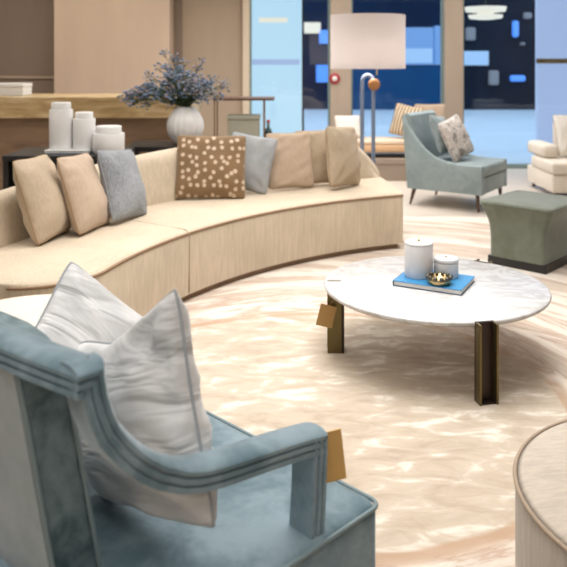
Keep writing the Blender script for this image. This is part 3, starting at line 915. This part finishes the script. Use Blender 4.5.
# ================================================================== RECEPTION COUNTER
rc = thing('reception_counter', 'long reception counter with honey coloured top and brown front', 'counter', (-5.97, 7.55, 0))
part(rc, 'top', M['onyx'], .02, 5.05, 0, .8, .905, 1.118, bev=.006)
part(rc, 'front_panel', M['panelling'], .02, 5.0, .06, .75, .06, .905)
part(rc, 'plinth', M['black'], .02, 4.98, .1, .72, 0, .06)
t = thing('paper_stack', 'white stack of papers on the left of the reception counter', 'papers', (-2.95, 7.95, 1.119))
part(t, 'sheets', M['papers'], -.2, .24, -.14, .14, 0, .09, bev=.004)
part(t, 'cover_sheet', M['white_cer'], -.205, .245, -.145, .145, .091, .125, bev=.003)

# ================================================================== HIGH SIDE TABLE with things
ht = thing('side_table', 'slim dark high side table between the flowers and the window', 'table', (-.42, 8.25, 0))
part(ht, 'top', M['legwood'], -.34, .32, -.2, .2, 1.055, 1.08, bev=.004)
for x, y in ((-.33, -.18), (-.33, .17), (.20, -.18), (.20, .17)): part(ht, 'leg', M['wood'], x, x + .015, y, y + .015, 0, 1.055)
M['greybox'] = plain('grey_green_lacquer', (.33, .33, .27), .5)
part(ht, 'shelf', M['legwood'], -.31, .2, -.17, .17, .50, .52)
t = thing('storage_box', 'grey green box on the shelf of the high side table', 'box', (-.36, 8.2, .521))
part(t, 'body', M['greybox'], -.24, .10, -.12, .12, 0, .33, bev=.006); part(t, 'lid', M['greybox'], -.25, .11, -.13, .13, .331, .37, bev=.006)
t = thing('bottle', 'small dark bottle right of the grey green box', 'bottle', (-.165, 8.15, .521))
bm = bmesh.new(); lathe(bm, [(.035, 0), (.042, .01), (.042, .19), (.03, .22), (.016, .24), (.016, .29)], 24); obj('body', bm, plain('dark_green_glass', (.02, .05, .06), .15), t)
bm = bmesh.new(); lathe(bm, [(.019, .29), (.019, .32), (0, .322)], 20); obj('cap', bm, M['red'], t)

# ================================================================== FLOOR LAMP
fl = thing('floor_lamp', 'floor lamp with ivory drum shade standing behind the curved sofa', 'lamp', (.83, 7.4, 0))
bm = bmesh.new()
ro, ri, z0, z1 = .368, .360, 1.405, 1.93
vs = []
secs = []
n = 64
rows = []
for r, z in ((ro, z0), (ro, z1), (ri, z1), (ri, z0)):
    rows.append([bm.verts.new((r * math.cos(2 * PI * i / n), r * math.sin(2 * PI * i / n), z)) for i in range(n)])
for k in range(4):
    a, b = rows[k], rows[(k + 1) % 4]
    for i in range(n): bm.faces.new((a[i], a[(i + 1) % n], b[(i + 1) % n], b[i]))
sharp(obj('lamp_shade', bm, M['shade'], fl), 50)
bm = bmesh.new()
for k in range(3):
    a = 2 * PI * k / 3; tube(bm, [(0, 0, 1.86), (.362 * math.cos(a), .362 * math.sin(a), 1.90)], .004, 6)
tube(bm, [(.09, 0, 1.34), (.09, 0, 1.88), (0, 0, 1.88)], .008, 8); obj('shade_holder', bm, M['brass'], fl)
bm = bmesh.new()
arch = [(-.055, 0, .03)] + [(-.055, 0, .6), (-.055, 0, 1.25)] + [(-.055 * math.cos(R(q)), 0, 1.27 + .07 * math.sin(R(q))) for q in range(20, 170, 15)] + [(.055, 0, 1.25), (.055, 0, .6), (.055, 0, .03)]
tube(bm, arch, .020, 10); obj('stem', bm, M['acrylic'], fl)
bm = bmesh.new(); sphere(bm, (.055, -.06, 1.25), .06, sy=.35); obj('ornament', bm, M['amber'], fl)
bm = bmesh.new(); lathe(bm, [(.17, 0), (.175, .02), (.16, .032)], 40); obj('base', bm, M['brass'], fl)
bm = bmesh.new(); sphere(bm, (0, 0, 1.66), .045); obj('bulb', bm, M['glow_white'], fl)
bm = bmesh.new(); tube(bm, [(0, 0, 1.7), (0, 0, 1.88)], .018); obj('socket', bm, M['brass'], fl)
l = bpy.data.lights.new('lamp_light', 'POINT'); l.energy = 25; l.color = (1, .93, .86); l.shadow_soft_size = .06
lo = bpy.data.objects.new('lamp_light', l); COL.objects.link(lo); lo.location = (.83, 7.4, 1.57)

# fire alarm on the mullion
t = thing('alarm_button', 'small red round alarm button on the mullion left of the lamp', 'alarm', (.70, YW - .12, 1.235))
bm = bmesh.new(); lathe(bm, [(.075, 0), (.075, .02), (.06, .03)], 28); o = obj('ring', bm, M['red'], t); o.rotation_euler = (R(90), 0, 0)
bm = bmesh.new(); lathe(bm, [(.035, .03), (.035, .036), (0, .038)], 24); o = obj('button', bm, M['white_cer'], t); o.rotation_euler = (R(90), 0, 0)

# ================================================================== DISPLAY PLATFORM AND BENCH
dp = thing('display_platform', 'low taupe platform under the bench by the windows', 'platform', (.55, 9.28, 0))
M['taupe'] = plain('taupe_board', (.30, .235, .185), .7)
part(dp, 'deck', M['taupe'], 0, 1.75, 0, .7, .20, .265, bev=.006)
part(dp, 'skirt', M['taupe'], .01, 1.74, .01, .69, -.007, .20)
be = thing('bench', 'tan upholstered bench on thin metal legs on the taupe platform', 'bench', (.62, 9.36, .266))
M['benchtan'] = fabric('tan_bench_fabric', (.62, .40, .235), var=.08)
M['benchtop'] = fabric('cream_bench_top', (.72, .56, .42), var=.08)
part(be, 'seat', M['benchtan'], 0, 1.6, 0, .5, .07, .165, bev=.02, smooth=True)
part(be, 'seat_pad', M['benchtop'], .005, 1.595, .005, .495, .166, .22, bev=.02, smooth=True)
for x in (.06, .30, 1.2, 1.44):
    for y in (.05, .45): part(be, 'leg', M['black'], x - .012, x + .012, y - .012, y + .012, 0, .07)
G7 = 'small pillows on the bench by the windows'
def stripes():
    t = NT('striped_tan'); c = t.coord()
    w = t.n.new('ShaderNodeTexWave'); w.inputs['Scale'].default_value = 7; w.inputs['Distortion'].default_value = .6
    t.l.new(c, w.inputs['Vector'])
    t.bs(Base__Color=t.ramp(w.outputs['Fac'], [(.2, (.20, .11, .06)), (.45, (.56, .40, .24)), (.7, (.72, .62, .46))]), Roughness=.9)
    return t.m
M['stripe'] = stripes()
pillow('brown and cream striped pillow on the bench, left of the sage armchair', (1.57, 9.58, .71), -35, 14, 10, .42, .42, .14, M['stripe'], M['tan_pipe'], G7, 41)
pillow('tan pillow behind the striped pillow on the bench', (1.90, 9.70, .71), 5, 10, 0, .42, .44, .13, M['tanpillow_b'], M['tan_pipe'], G7, 42)
pillow('pale pink pillow at the left end of the bench behind the sand pillows', (.82, 9.62, .637), 5, 16, 0, .34, .30, .12, M['white_cloth'], M['tan_pipe'], G7, 43)

# ================================================================== LIGHT
def area(name, loc, sx, sy, e, col=(1, .98, .955), rot=(0, 0, 0), spread=140):
    l = bpy.data.lights.new(name, 'AREA'); l.shape = 'RECTANGLE'; l.size = sx; l.size_y = sy; l.energy = e; l.color = col; l.spread = R(spread)
    o = bpy.data.objects.new(name, l); COL.objects.link(o); o.location = loc; o.rotation_euler = rot
    return o
area('ceiling_or_fill_light', (.35, 3.9, 3.27), 2.6, 2.8, 102, (1, .98, .955), (0, 0, 0), 125)
area('ceiling_or_fill_light', (.5, 7.8, 3.27), 5, 2.2, 124)
area('ceiling_or_fill_light', (-3.4, 5.0, 3.27), 2.4, 4, 54)
area('ceiling_or_fill_light', (-.9, .4, 3.27), 3.0, 2.0, 36)
area('ceiling_or_fill_light', (-3.4, 8.9, 3.27), 3.6, .8, 42, (1, .93, .84), (0, 0, 0), 150)
area('ceiling_or_fill_light', (1.6, 9.3, 3.27), 4, .6, 34, (1, .93, .84), (0, 0, 0), 150)
area('ceiling_or_fill_light', (.2, -1.4, 3.27), 3, 1.2, 28)  # added fill behind the camera for camera-facing foreground surfaces
w = bpy.data.worlds.new('dusk'); sc.world = w; w.use_nodes = True
bg = w.node_tree.nodes['Background']; bg.inputs[0].default_value = (.54, .74, 1.0, 1); bg.inputs[1].default_value = 2.5

# ================================================================== CAMERA
cam = bpy.data.cameras.new('camera'); co = bpy.data.objects.new('camera', cam); COL.objects.link(co)
co.location = (0, 0, 1.49); co.rotation_euler = (R(90), 0, 0)
cam.sensor_width = 36; cam.lens = 36 * 751 / 567; cam.shift_y = -(283.5 - 60) / 567; cam.clip_start = .05; cam.clip_end = 200
cam.dof.use_dof = True; cam.dof.focus_distance = 2.7; cam.dof.aperture_fstop = 3.8
sc.camera = co
sc.view_settings.view_transform = 'Standard'; sc.view_settings.look = 'None'
sc.view_settings.gamma = 1; sc.view_settings.exposure = -0.1; sc.view_settings.use_curve_mapping = False
